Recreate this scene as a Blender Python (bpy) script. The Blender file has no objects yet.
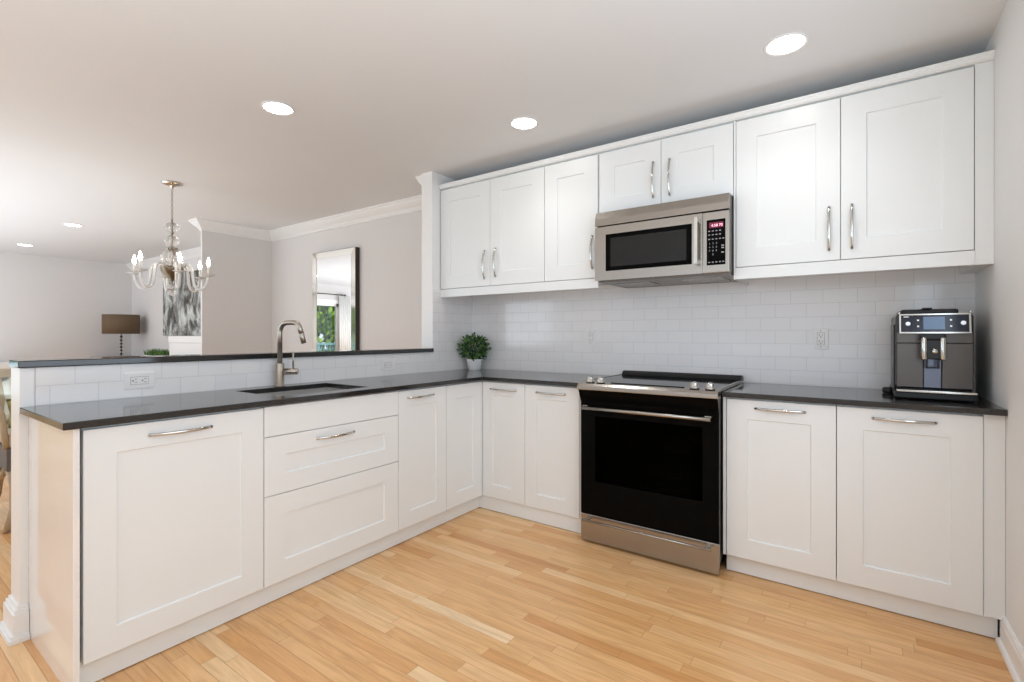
import bpy, bmesh, math, random
from mathutils import Vector, Matrix
random.seed(11)
PI = math.pi
C = bpy.context.scene.collection
sc = bpy.context.scene

# ------------------------------------------------------------------ camera, world, lights, exposure
cam_d = bpy.data.cameras.new('camera'); cam = bpy.data.objects.new('camera', cam_d); C.objects.link(cam)
cam.location = (2.695, -3.225, 1.2)
cam.rotation_euler = (PI/2, 0, math.radians(35.256))
cam_d.sensor_width = 36.0; cam_d.lens = 487.49/1024*36.0
cam_d.shift_y = -5.655/1024; cam_d.clip_start = 0.02; cam_d.clip_end = 200
sc.camera = cam

sc.view_settings.view_transform = 'Standard'; sc.view_settings.look = 'None'
sc.view_settings.gamma = 1.0; sc.view_settings.use_curve_mapping = False
sc.view_settings.exposure = 0.0

w = bpy.data.worlds.new('sky'); sc.world = w; w.use_nodes = True
bg = w.node_tree.nodes['Background']
bg.inputs['Color'].default_value = (0.80, 0.89, 1.0, 1); bg.inputs['Strength'].default_value = 1.1

def lamp(name, typ, loc, rot, energy, color=(1, 1, 1), **kw):
    d = bpy.data.lights.new(name, typ); d.energy = energy; d.color = color
    for k, v in kw.items(): setattr(d, k, v)
    o = bpy.data.objects.new(name, d); C.objects.link(o); o.location = loc; o.rotation_euler = rot
    return o
lamp('sun', 'SUN', (0, 0, 8), Vector((-0.5, -0.35, -0.8)).to_track_quat('-Z', 'Y').to_euler(), 4.0, (1, .95, .86), angle=0.02)
# added fill lamps in the openings of the unseen wall behind the camera
lamp('fill_rear_kitchen', 'AREA', (1.5, -6.3, 1.35), (PI/2, 0, 0), 7, (.84, .95, 1.05), shape='RECTANGLE', size=2.8, size_y=2.0)
lamp('fill_rear_dining', 'AREA', (-5.0, -6.3, 1.35), (PI/2, 0, 0), 66, (.82, .95, 1.06), shape='RECTANGLE', size=4.2, size_y=2.0)
# added fill lamp in an out-of-view opening of the right wall
lamp('fill_right_wall', 'AREA', (3.15, -2.25, 1.5), (0, PI/2, 0), 18, (.80, .95, 1.09), shape='RECTANGLE', size=1.25, size_y=1.9)
# added upward fill lamps that brighten the ceilings, no real source
lamp('fill_up_kitchen', 'AREA', (1.75, -4.5, 1.0), (PI, 0, 0), 46, (.83, .95, 1.04), shape='RECTANGLE', size=2.4, size_y=2.8)
lamp('fill_up_dining', 'AREA', (-4.6, -3.9, .80), (PI, 0, 0), 104, (.77, .95, 1.10), shape='RECTANGLE', size=5.4, size_y=4.2)

# ------------------------------------------------------------------ materials
MATS = {}
def nodes_of(name):
    m = bpy.data.materials.new(name); m.use_nodes = True
    nt = m.node_tree; b = nt.nodes['Principled BSDF']
    MATS[name] = m
    return m, nt, b
def srgb(r, g, b):
    f = lambda c: (c/255/12.92) if c/255 <= .04045 else ((c/255+.055)/1.055)**2.4
    return (f(r), f(g), f(b), 1)
def mat(name, col, rough=.5, metal=0, spec=.5, coat=0, noise=0.0, nscale=8, bump=0.0, bscale=200, trans=0, emit=None, estr=0, aniso=None):
    m, nt, b = nodes_of(name)
    b.inputs['Base Color'].default_value = col if len(col) == 4 else (*col, 1)
    b.inputs['Roughness'].default_value = rough; b.inputs['Metallic'].default_value = metal
    b.inputs['Specular IOR Level'].default_value = spec; b.inputs['Coat Weight'].default_value = coat
    b.inputs['Transmission Weight'].default_value = trans
    if emit: b.inputs['Emission Color'].default_value = (*emit, 1); b.inputs['Emission Strength'].default_value = estr
    tc = nt.nodes.new('ShaderNodeTexCoord')
    if noise:
        n = nt.nodes.new('ShaderNodeTexNoise'); n.inputs['Scale'].default_value = nscale; n.inputs['Detail'].default_value = 4
        mp = nt.nodes.new('ShaderNodeMapping'); nt.links.new(tc.outputs['Object'], mp.inputs[0]); nt.links.new(mp.outputs[0], n.inputs['Vector'])
        if aniso: mp.inputs['Scale'].default_value = aniso
        mx = nt.nodes.new('ShaderNodeMix'); mx.data_type = 'RGBA'
        c = b.inputs['Base Color'].default_value
        mx.inputs[6].default_value = (c[0]*(1-noise), c[1]*(1-noise), c[2]*(1-noise), 1)
        mx.inputs[7].default_value = (min(1, c[0]*(1+noise)), min(1, c[1]*(1+noise)), min(1, c[2]*(1+noise)), 1)
        nt.links.new(n.outputs['Fac'], mx.inputs[0]); nt.links.new(mx.outputs[2], b.inputs['Base Color'])
    if bump:
        n2 = nt.nodes.new('ShaderNodeTexNoise'); n2.inputs['Scale'].default_value = bscale; n2.inputs['Detail'].default_value = 3
        nt.links.new(tc.outputs['Object'], n2.inputs['Vector'])
        bp = nt.nodes.new('ShaderNodeBump'); bp.inputs['Strength'].default_value = bump; bp.inputs['Distance'].default_value = .002
        nt.links.new(n2.outputs['Fac'], bp.inputs['Height']); nt.links.new(bp.outputs[0], b.inputs['Normal'])
    return m
mat('wall_paint', srgb(225, 221, 219), .75, spec=.25, noise=.012, nscale=3, bump=.15, bscale=160)
mat('kitchen_wall_paint', srgb(231, 230, 229), .75, spec=.25, noise=.01, nscale=3, bump=.15, bscale=160)
mat('ceiling_paint', srgb(232, 232, 233), .85, spec=.15, noise=.01, nscale=2, bump=.12, bscale=120)
mat('trim_paint', srgb(241, 240, 239), .35, spec=.4, noise=.008, nscale=6)
mat('cabinet_white', srgb(236, 238, 238), .32, spec=.42, noise=.006, nscale=5)
mat('gloss_white', srgb(240, 238, 235), .10, spec=.6, coat=.5, noise=.006, nscale=4)
mat('chrome', srgb(205, 203, 198), .14, metal=1, noise=.03, nscale=30)
mat('brushed_nickel', srgb(176, 168, 158), .28, metal=1, noise=.05, nscale=60, aniso=(1, 1, .05))
mat('stainless', srgb(172, 166, 158), .27, metal=1, noise=.05, nscale=90, aniso=(.02, 1, 1))
mat('stainless_dark', srgb(120, 114, 108), .35, metal=1, noise=.05, nscale=60)
mat('sink_steel', srgb(205, 203, 200), .42, metal=.85, noise=.04, nscale=50)
mat('black_glass', (.0025, .0025, .0025), .06, spec=.045, noise=.05, nscale=4)
mat('black_plastic', (.012, .012, .012), .35, spec=.35, noise=.1, nscale=20)
mat('dark_rubber', (.02, .02, .02), .7, noise=.1, nscale=20)
mat('dark_gap', (.01, .01, .01), .8, spec=.1, noise=.1, nscale=10)
mat('oven_enamel', (.03, .032, .036), .35, noise=.2, nscale=12)
mat('white_plastic', srgb(240, 237, 235), .3, spec=.45, noise=.005, nscale=10)
mat('slot_dark', (.05, .05, .05), .6, noise=.05, nscale=20)
mat('white_ceramic', srgb(240, 240, 240), .22, spec=.5, noise=.01, nscale=8)
mat('leaf_green', srgb(62, 94, 56), .45, spec=.4, noise=.45, nscale=28)
mat('leaf_light', srgb(104, 140, 72), .5, spec=.3, noise=.4, nscale=30)
mat('stem_brown', srgb(80, 62, 40), .8, noise=.2, nscale=20)
mat('soil', srgb(60, 46, 34), .95, noise=.3, nscale=60)
mat('graphite', srgb(92, 88, 85), .36, metal=.75, noise=.05, nscale=40, aniso=(.05, 1, 1))
mat('graphite_dark', srgb(52, 52, 56), .3, metal=.5, noise=.05, nscale=30)
mat('panel_navy', (.008, .012, .03), .12, spec=.5, noise=.1, nscale=8)
mat('screen_blue', srgb(86, 108, 138), .15, noise=.15, nscale=20, emit=(.12, .19, .30), estr=.3)
mat('button_light', srgb(220, 224, 230), .3, noise=.03, nscale=30, emit=(.7, .78, .9), estr=.5)
mat('key_legend', srgb(165, 160, 165), .5, noise=.03, nscale=30)
mat('display_pink', srgb(90, 24, 42), .2, noise=.1, nscale=40, emit=(.25, .02, .07), estr=.5)
mat('digit_pink', srgb(250, 190, 210), .3, noise=.02, nscale=40, emit=(1, .55, .68), estr=1.1)
mat('espresso_wood', srgb(44, 34, 28), .4, noise=.25, nscale=14, aniso=(1, 1, 8))
mat('mirror_glass', (.93, .93, .93), .005, metal=1, noise=.004, nscale=2)
mat('mirror_frame_glass', srgb(226, 222, 214), .08, metal=1, noise=.01, nscale=3)
mat('shade_brown', srgb(112, 94, 76), .85, spec=.1, noise=.08, nscale=80, bump=.4, bscale=400)
mat('console_wood', srgb(110, 74, 52), .4, noise=.2, nscale=10, aniso=(1, 10, 10))
mat('tan_wood', srgb(176, 154, 124), .45, noise=.15, nscale=12, aniso=(8, 8, 1))
mat('olive_fabric', srgb(158, 152, 98), .9, spec=.1, noise=.12, nscale=60, bump=.5, bscale=300)
mat('beige_fabric', srgb(196, 182, 162), .9, spec=.1, noise=.06, nscale=60, bump=.5, bscale=300)
mat('pale_fabric', srgb(214, 218, 208), .9, spec=.1, noise=.1, nscale=40, bump=.4, bscale=300)
mat('grey_wood', srgb(98, 92, 88), .6, noise=.2, nscale=12, aniso=(1, 1, 6))
mat('curtain_white', srgb(240, 238, 234), .9, spec=.1, noise=.02, nscale=20)
mat('rod_bronze', srgb(78, 66, 56), .4, metal=.7, noise=.1, nscale=20)
mat('deck_teal', srgb(112, 160, 168), .6, noise=.1, nscale=10)
mat('deck_wood', srgb(140, 128, 112), .8, noise=.15, nscale=8)
mat('tree_leaf', srgb(128, 158, 52), .6, spec=.2, noise=.5, nscale=3)
mat('tree_leaf_dark', srgb(78, 112, 44), .6, spec=.2, noise=.5, nscale=3)
mat('bark', srgb(92, 78, 62), .9, noise=.3, nscale=15)
mat('bronze', srgb(122, 108, 92), .3, metal=1, noise=.1, nscale=20)
mat('candle_cream', srgb(244, 240, 230), .5, noise=.01, nscale=20)
mat('bulb_glow', (1, .95, .85), .3, noise=.01, nscale=10, emit=(1, .90, .74), estr=26)
mat('can_lens', (1, 1, 1), .4, noise=.01, nscale=10, emit=(1, .97, .92), estr=22)
mat('grass_outside', srgb(96, 128, 60), .9, noise=.3, nscale=6)

def glassy(name, tint, refl=.12, alpha=.8, rough=.02):
    """thin clear glass: mostly see-through, mirror-like at a grazing angle"""
    m = bpy.data.materials.new(name); m.use_nodes = True; nt = m.node_tree; MATS[name] = m
    nt.nodes.remove(nt.nodes['Principled BSDF'])
    out = nt.nodes['Material Output']
    tr = nt.nodes.new('ShaderNodeBsdfTransparent'); tr.inputs[0].default_value = (*tint, 1)
    gl = nt.nodes.new('ShaderNodeBsdfGlossy'); gl.inputs['Roughness'].default_value = rough; gl.inputs['Color'].default_value = (.95, .95, .95, 1)
    lw = nt.nodes.new('ShaderNodeLayerWeight'); lw.inputs['Blend'].default_value = refl
    mx = nt.nodes.new('ShaderNodeMixShader')
    nt.links.new(lw.outputs['Fresnel'], mx.inputs[0]); nt.links.new(tr.outputs[0], mx.inputs[1]); nt.links.new(gl.outputs[0], mx.inputs[2])
    nt.links.new(mx.outputs[0], out.inputs['Surface'])
    return m
glassy('window_glass', (.96, .98, .97), .2)
glassy('oven_glass', (.30, .29, .28), .06, rough=.03)
m, nt, b = nodes_of('crystal')
b.inputs['Base Color'].default_value = (1, .99, .97, 1); b.inputs['Roughness'].default_value = .03
b.inputs['Transmission Weight'].default_value = .8; b.inputs['IOR'].default_value = 1.4
tcn = nt.nodes.new('ShaderNodeTexCoord'); nn = nt.nodes.new('ShaderNodeTexNoise'); nn.inputs['Scale'].default_value = 60
nt.links.new(tcn.outputs['Object'], nn.inputs['Vector']); bpn = nt.nodes.new('ShaderNodeBump'); bpn.inputs['Strength'].default_value = .12; bpn.inputs['Distance'].default_value = .004
nt.links.new(nn.outputs['Fac'], bpn.inputs['Height']); nt.links.new(bpn.outputs[0], b.inputs['Normal'])

m, nt, b = nodes_of('crystal_arm')
b.inputs['Base Color'].default_value = (1, .99, .98, 1); b.inputs['Roughness'].default_value = .05; b.inputs['Transmission Weight'].default_value = .35; b.inputs['IOR'].default_value = 1.4
tcn = nt.nodes.new('ShaderNodeTexCoord'); nn = nt.nodes.new('ShaderNodeTexNoise'); nn.inputs['Scale'].default_value = 90
nt.links.new(tcn.outputs['Object'], nn.inputs['Vector']); bpn = nt.nodes.new('ShaderNodeBump'); bpn.inputs['Strength'].default_value = .2; bpn.inputs['Distance'].default_value = .004
nt.links.new(nn.outputs['Fac'], bpn.inputs['Height']); nt.links.new(bpn.outputs[0], b.inputs['Normal'])
# dark speckled stone of the worktops
m, nt, b = nodes_of('dark_quartz')
tcn = nt.nodes.new('ShaderNodeTexCoord'); nn = nt.nodes.new('ShaderNodeTexNoise'); nn.inputs['Scale'].default_value = 260; nn.inputs['Detail'].default_value = 5
cr = nt.nodes.new('ShaderNodeValToRGB'); cr.color_ramp.elements[0].position = .35; cr.color_ramp.elements[0].color = (.019, .0175, .0165, 1)
cr.color_ramp.elements[1].position = .75; cr.color_ramp.elements[1].color = (.031, .029, .027, 1)
nt.links.new(tcn.outputs['Object'], nn.inputs['Vector']); nt.links.new(nn.outputs['Fac'], cr.inputs[0]); nt.links.new(cr.outputs[0], b.inputs['Base Color'])
b.inputs['Roughness'].default_value = .08; b.inputs['Specular IOR Level'].default_value = .62

# white subway tile, running bond: axis = which object axis runs along the wall
def tile_mat(name, axis, u0, z0, L=.157, H=.0765):
    m, nt, b = nodes_of(name)
    tc = nt.nodes.new('ShaderNodeTexCoord'); sp = nt.nodes.new('ShaderNodeSeparateXYZ'); nt.links.new(tc.outputs['Object'], sp.inputs[0])
    su = nt.nodes.new('ShaderNodeMath'); su.operation = 'SUBTRACT'; su.inputs[1].default_value = u0 - 100*L; nt.links.new(sp.outputs[axis], su.inputs[0])
    sz = nt.nodes.new('ShaderNodeMath'); sz.operation = 'SUBTRACT'; sz.inputs[1].default_value = z0 - 40*H; nt.links.new(sp.outputs['Z'], sz.inputs[0])
    cb = nt.nodes.new('ShaderNodeCombineXYZ'); nt.links.new(su.outputs[0], cb.inputs['X']); nt.links.new(sz.outputs[0], cb.inputs['Y'])
    br = nt.nodes.new('ShaderNodeTexBrick'); br.offset = .5; br.inputs['Scale'].default_value = 1
    br.inputs['Brick Width'].default_value = L; br.inputs['Row Height'].default_value = H
    br.inputs['Mortar Size'].default_value = .0013; br.inputs['Mortar Smooth'].default_value = .25
    br.inputs['Color1'].default_value = srgb(243, 240, 239); br.inputs['Color2'].default_value = srgb(239, 236, 236); br.inputs['Mortar'].default_value = srgb(218, 218, 219)
    nt.links.new(cb.outputs[0], br.inputs['Vector']); nt.links.new(br.outputs['Color'], b.inputs['Base Color'])
    bm_ = nt.nodes.new('ShaderNodeBump'); bm_.invert = True; bm_.inputs['Strength'].default_value = .35; bm_.inputs['Distance'].default_value = .002
    nt.links.new(br.outputs['Fac'], bm_.inputs['Height'])
    nz = nt.nodes.new('ShaderNodeTexNoise'); nz.inputs['Scale'].default_value = 9; nt.links.new(tc.outputs['Object'], nz.inputs['Vector'])
    b2 = nt.nodes.new('ShaderNodeBump'); b2.inputs['Strength'].default_value = .10; b2.inputs['Distance'].default_value = .01
    nt.links.new(nz.outputs['Fac'], b2.inputs['Height']); nt.links.new(bm_.outputs[0], b2.inputs['Normal']); nt.links.new(b2.outputs[0], b.inputs['Normal'])
    b.inputs['Roughness'].default_value = .12; b.inputs['Specular IOR Level'].default_value = .5
tile_mat('subway_tile_back', 'X', 2.934, .922)
tile_mat('subway_tile_side', 'Y', -2.6105, .919)

# strip oak floor
m, nt, b = nodes_of('oak_floor')
at = nt.nodes.new('ShaderNodeAttribute'); at.attribute_name = 'tone'
tc = nt.nodes.new('ShaderNodeTexCoord')
def nz(scale, detail, vec, dist=0):
    n = nt.nodes.new('ShaderNodeTexNoise'); n.inputs['Scale'].default_value = scale; n.inputs['Detail'].default_value = detail; n.inputs['Distortion'].default_value = dist
    nt.links.new(vec, n.inputs['Vector']); return n
sh = nt.nodes.new('ShaderNodeVectorMath'); sh.operation = 'MULTIPLY_ADD'; sh.inputs[1].default_value = (37, 91, 13)
nt.links.new(at.outputs['Vector'], sh.inputs[0]); nt.links.new(tc.outputs['Object'], sh.inputs[2])
mp = nt.nodes.new('ShaderNodeMapping'); mp.inputs['Scale'].default_value = (1.5, 15, 1); nt.links.new(sh.outputs[0], mp.inputs[0])
g1 = nz(2.2, 6, mp.outputs[0], 1.2)
mp2 = nt.nodes.new('ShaderNodeMapping'); mp2.inputs['Scale'].default_value = (5, 160, 1); nt.links.new(sh.outputs[0], mp2.inputs[0])
g2 = nz(2, 4, mp2.outputs[0])
ra = nt.nodes.new('ShaderNodeValToRGB')
e = ra.color_ramp.elements; e[0].position = 0; e[0].color = srgb(208, 148, 92); e[1].position = 1; e[1].color = srgb(249, 220, 180)
for p, c in ((.3, srgb(225, 171, 114)), (.65, srgb(236, 189, 135)), (.85, srgb(243, 205, 157))):
    k = ra.color_ramp.elements.new(p); k.color = c
nt.links.new(at.outputs['Fac'], ra.inputs[0])
mg = nt.nodes.new('ShaderNodeMix'); mg.data_type = 'RGBA'; mg.blend_type = 'MULTIPLY'
r1 = nt.nodes.new('ShaderNodeValToRGB'); r1.color_ramp.elements[0].position = .3; r1.color_ramp.elements[0].color = (.74, .66, .58, 1); r1.color_ramp.elements[1].position = .62; r1.color_ramp.elements[1].color = (1.03, 1.02, 1.0, 1)
nt.links.new(g1.outputs['Fac'], r1.inputs[0]); mg.inputs[0].default_value = .6
nt.links.new(ra.outputs[0], mg.inputs[6]); nt.links.new(r1.outputs[0], mg.inputs[7])
mg2 = nt.nodes.new('ShaderNodeMix'); mg2.data_type = 'RGBA'; mg2.blend_type = 'MULTIPLY'; mg2.inputs[0].default_value = .16
r2 = nt.nodes.new('ShaderNodeValToRGB'); r2.color_ramp.elements[0].position = .35; r2.color_ramp.elements[0].color = (.72, .66, .6, 1); r2.color_ramp.elements[1].position = .6; r2.color_ramp.elements[1].color = (1, 1, 1, 1)
nt.links.new(g2.outputs['Fac'], r2.inputs[0]); nt.links.new(mg.outputs[2], mg2.inputs[6]); nt.links.new(r2.outputs[0], mg2.inputs[7])
nt.links.new(mg2.outputs[2], b.inputs['Base Color'])
b.inputs['Roughness'].default_value = .27; b.inputs['Specular IOR Level'].default_value = .45
mat('floor_gap', srgb(160, 108, 62), .8, noise=.1, nscale=10)

# abstract painting
m, nt, b = nodes_of('abstract_paint')
tc = nt.nodes.new('ShaderNodeTexCoord'); mp = nt.nodes.new('ShaderNodeMapping'); mp.inputs['Scale'].default_value = (2.9, 1, 1.7); mp.inputs['Location'].default_value = (.7, 0, 1.3)
nt.links.new(tc.outputs['Object'], mp.inputs[0])
n1 = nz(1.5, 8, mp.outputs[0], .6); n1.inputs['Roughness'].default_value = .68
r3 = nt.nodes.new('ShaderNodeValToRGB'); e = r3.color_ramp.elements
e[0].position = .36; e[0].color = srgb(52, 50, 48); e[1].position = .68; e[1].color = srgb(222, 226, 226)
for p, c in ((.46, srgb(96, 92, 88)), (.52, srgb(150, 152, 150)), (.58, srgb(196, 199, 197))):
    k = r3.color_ramp.elements.new(p); k.color = c
nt.links.new(n1.outputs['Fac'], r3.inputs[0]); nt.links.new(r3.outputs[0], b.inputs['Base Color']); b.inputs['Roughness'].default_value = .7

# ------------------------------------------------------------------ geometry helpers
class MB:
    def __init__(s): s.bm = bmesh.new()
    def box(s, x0, x1, y0, y1, z0, z1, bev=0, mi=0):
        bm = s.bm
        v = [bm.verts.new((x, y, z)) for x in (x0, x1) for y in (y0, y1) for z in (z0, z1)]
        fs = [bm.faces.new([v[i] for i in f]) for f in ((0, 1, 3, 2), (4, 6, 7, 5), (0, 4, 5, 1), (2, 3, 7, 6), (0, 2, 6, 4), (1, 5, 7, 3))]
        for f in fs: f.material_index = mi
        if bev:
            es = list({e for f in fs for e in f.edges})
            bmesh.ops.bevel(bm, geom=es, offset=bev, segments=2, profile=.6, affect='EDGES')
        return s
    def prism(s, pts, a, b, axis='y', mi=0):
        """closed outline pts (two coordinates) extruded from a to b along axis"""
        mk = {'x': lambda p, t: (t, p[0], p[1]), 'y': lambda p, t: (p[0], t, p[1]), 'z': lambda p, t: (p[0], p[1], t)}[axis]
        bm = s.bm; n = len(pts)
        A = [bm.verts.new(mk(p, a)) for p in pts]; B = [bm.verts.new(mk(p, b)) for p in pts]
        fs = [bm.faces.new(A), bm.faces.new(B[::-1])]
        for i in range(n): fs.append(bm.faces.new((A[i], B[i], B[(i+1) % n], A[(i+1) % n])))
        for f in fs: f.material_index = mi
        return s
    def lathe(s, prof, c=(0, 0, 0), n=24, mi=0, axis='z', cap=True):
        """profile of (radius, height) revolved about an axis through c"""
        bm = s.bm; rings = []
        def P(r, h, a):
            ca, sa = r*math.cos(a), r*math.sin(a)
            q = {'z': (ca, sa, h), 'y': (ca, h, sa), 'x': (h, ca, sa)}[axis]
            return (c[0]+q[0], c[1]+q[1], c[2]+q[2])
        for r, h in prof:
            if r < 1e-6: rings.append([bm.verts.new(P(0, h, 0))])
            else: rings.append([bm.verts.new(P(r, h, 2*PI*i/n)) for i in range(n)])
        for A, B in zip(rings, rings[1:]):
            for i in range(n):
                j = (i+1) % n
                if len(A) == 1 and len(B) == 1: break
                if len(A) == 1: f = bm.faces.new((A[0], B[i], B[j]))
                elif len(B) == 1: f = bm.faces.new((A[i], B[0], A[j]))
                else: f = bm.faces.new((A[i], B[i], B[j], A[j]))
                f.material_index = mi; f.smooth = True
        if cap:
            for R_ in (rings[0], rings[-1]):
                if len(R_) > 1: bm.faces.new(R_).material_index = mi
        return s
    def tube(s, pts, r, n=12, mi=0, flat=None, up=None):
        """round (or flattened: flat=(a,b)) bar along pts; r may be a list"""
        bm = s.bm; pts = [Vector(p) for p in pts]; rings = []
        prev = Vector(up) if up else None
        for k, p in enumerate(pts):
            t = (pts[min(k+1, len(pts)-1)] - pts[max(k-1, 0)]).normalized()
            if prev is None: prev = Vector((0, 0, 1)) if abs(t.z) < .9 else Vector((1, 0, 0))
            nrm = (prev - t*prev.dot(t)).normalized(); bn = t.cross(nrm); prev = nrm
            rr = r[k] if isinstance(r, (list, tuple)) else r
            fa, fb = flat or (1, 1)
            rings.append([bm.verts.new(p + nrm*rr*fa*math.cos(2*PI*i/n) + bn*rr*fb*math.sin(2*PI*i/n)) for i in range(n)])
        for A, B in zip(rings, rings[1:]):
            for i in range(n):
                f = bm.faces.new((A[i], A[(i+1) % n], B[(i+1) % n], B[i])); f.material_index = mi; f.smooth = True
        for R_ in (rings[0], rings[-1]): bm.faces.new(R_).material_index = mi
        return s
    def ball(s, c, r, n=16, sx=1, sy=1, sz=1, mi=0):
        k = max(6, n//2)
        prof = [(r*math.sin(PI*i/k), -r*math.cos(PI*i/k)) for i in range(k+1)]
        prof[0] = (0, -r); prof[-1] = (0, r)
        n0 = len(s.bm.verts); s.bm.verts.ensure_lookup_table()
        old = set(s.bm.verts); s.lathe(prof, (0, 0, 0), n, mi)
        for v in s.bm.verts:
            if v not in old: v.co = Vector((c[0]+v.co.x*sx, c[1]+v.co.y*sy, c[2]+v.co.z*sz))
        return s
    def quad(s, a, b_, c, d, mi=0):
        f = s.bm.faces.new([s.bm.verts.new(p) for p in (a, b_, c, d)]); f.material_index = mi; return f
    def build(s, name, m, parent=None, smooth=False, origin=None, bev=0, solid=False):
        bm = s.bm
        bmesh.ops.remove_doubles(bm, verts=bm.verts, dist=1e-6)
        bmesh.ops.recalc_face_normals(bm, faces=bm.faces)
        o_ = Vector((0, 0, 0))
        if origin is not None: o_ = Vector(origin)
        elif parent is not None: o_ = abs_loc(parent)
        for v in bm.verts: v.co -= o_
        me = bpy.data.meshes.new(name); bm.to_mesh(me); bm.free()
        for x in (m if isinstance(m, (list, tuple)) else [m]): me.materials.append(MATS[x])
        o = bpy.data.objects.new(name, me); C.objects.link(o)
        if smooth:
            for p in me.polygons: p.use_smooth = True
        if parent is not None: o.parent = parent; o.location = o_ - abs_loc(parent)
        else: o.location = o_
        if bev:
            bv = o.modifiers.new('bevel', 'BEVEL'); bv.width = bev; bv.segments = 2; bv.limit_method = 'ANGLE'; bv.angle_limit = math.radians(40)
        return o
def abs_loc(o):
    v = Vector(o.location)
    while o.parent: o = o.parent; v = v + Vector(o.location)
    return v
def tag(o, label=None, cat=None, group=None, kind=None):
    if label: o['label'] = label
    if cat: o['category'] = cat
    if group: o['group'] = group
    if kind: o['kind'] = kind
    return o
def thing(name, label, cat, loc, group=None):
    o = bpy.data.objects.new(name, None); o.empty_display_size = .05; C.objects.link(o); o.location = loc
    return tag(o, label, cat, group)
def struct(o, label=None, cat=None): return tag(o, label, cat, kind='structure')
def copy_tree(o, parent=None):
    c = o.copy(); C.objects.link(c)
    if parent is not None: c.parent = parent
    for ch in [x for x in bpy.data.objects if x.parent == o]: copy_tree(ch, c)
    return c

ZC = 2.477; XR = 3.165; XL = -8.0; YF = -6.4

# ------------------------------------------------------------------ the room
fb = MB(); bm = fb.bm
tone = bm.faces.layers.float.new('tone')
bw = .057; row = 0; y = 0.02
rnd = random.Random(5)
while y > YF:
    x = XL - rnd.random()*.8
    while x < XR + .02:
        L = rnd.uniform(.28, 1.25); x1 = min(x+L, XR+.02)
        x0 = max(x, XL-.02)
        if x1 - x0 > .02:
            g = .0006
            f = bm.faces.new([bm.verts.new(p) for p in ((x0+g, y-bw+g, 0), (x1-g, y-bw+g, 0), (x1-g, y-g, 0), (x0+g, y-g, 0))])
            t = min(1, max(.16, rnd.gauss(.54, .20)));  f[tone] = t
        x += L
    y -= bw
nplank = len(bm.faces)
fb.box(XL-.02, XR+.02, YF-.02, .02, -.06, -.0015, mi=1)
floor = fb.build('floor', ['oak_floor', 'floor_gap']); struct(floor, 'honey oak strip floor running along the range wall', 'floor')
struct(MB().box(XL-.1, XR+.1, YF-.1, .1, ZC, ZC+.12).build('ceiling', 'ceiling_paint'), 'flat off-white ceiling over kitchen and dining area', 'ceiling')
struct(MB().box(XL, -.114, 0, .1, 0, ZC).build('wall_back', 'wall_paint'), 'greige dining room wall that carries the mirror', 'wall')
struct(MB().box(-.114, XR, 0, .1, 0, ZC).build('wall_range', 'kitchen_wall_paint'), 'kitchen wall behind the range and cabinets', 'wall')
struct(MB().box(XR, XR+.1, YF, -3.2, 0, ZC).box(XR, XR+.1, -3.2, -1.3, 0, .87).box(XR, XR+.1, -3.2, -1.3, 2.13, ZC).box(XR, XR+.1, -1.3, .1, 0, ZC).build('wall_right', 'kitchen_wall_paint'), 'off-white wall at the right edge of the photo', 'wall')  # opening out of view, cut for the added fill lamp
struct(MB().box(-3.272, -3.237, -.793, 0, 0, ZC).build('wall_pier', 'wall_paint'), 'short greige wall jutting out beside the painting', 'wall')
struct(MB().box(-.114, 0, -.489, 0, 0, ZC).build('wall_stub', 'trim_paint'), 'short white full-height wall between kitchen and dining room', 'wall')
struct(MB().box(-.14, 0, -2.778, -.489, 0, 1.071, bev=.002).build('wall_peninsula', 'trim_paint'), 'white half-height wall carrying the raised bar top', 'wall')
# left wall with the patio door opening
wy0, wy1, wz1 = -4.74, -2.60, 2.0
wl = MB().box(XL-.1, XL, wy1, .1, 0, ZC).box(XL-.1, XL, YF, wy0, 0, ZC).box(XL-.1, XL, wy0, wy1, wz1, ZC)
struct(wl.build('wall_left', 'wall_paint'), 'greige far wall behind the lamp', 'wall')
wf = MB().box(XL-.1, XR+.1, YF-.1, YF, 0, .3).box(XL-.1, XR+.1, YF-.1, YF, 2.38, ZC).box(XL-.1, -7.15, YF-.1, YF, .3, 2.38).box(-2.85, -1.65, YF-.1, YF, .3, 2.38).box(3.05, XR+.1, YF-.1, YF, .3, 2.38)  # unseen rear wall, its openings added to let light in
struct(wf.build('wall_front', 'wall_paint'), 'wall behind the camera with two wide openings added to let light in', 'wall')
# patio door
win = MB()
for a, b_ in ((wy0, wy0+.07), (wy1-.07, wy1), (-3.20, -3.12)): win.box(XL-.08, XL-.02, a, b_, 0.0, wz1)
win.box(XL-.08, XL-.02, wy0, wy1, wz1-.06, wz1).box(XL-.08, XL-.02, wy0, wy1, 0.0, .09)
wo = struct(win.build('door_1', 'trim_paint'), 'white sliding patio door reflected in the dining room mirror', 'patio door')
MB().box(XL-.055, XL-.045, wy0+.06, wy1-.06, .08, wz1-.05).build('pane', 'window_glass', wo)
MB().box(XL, XL+.02, wy0-.09, wy0, 0, wz1+.1).box(XL, XL+.02, wy1, wy1+.09, 0, wz1+.1).box(XL, XL+.022, wy0-.09, wy1+.09, wz1, wz1+.1).build('casing', 'trim_paint', wo)

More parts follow.
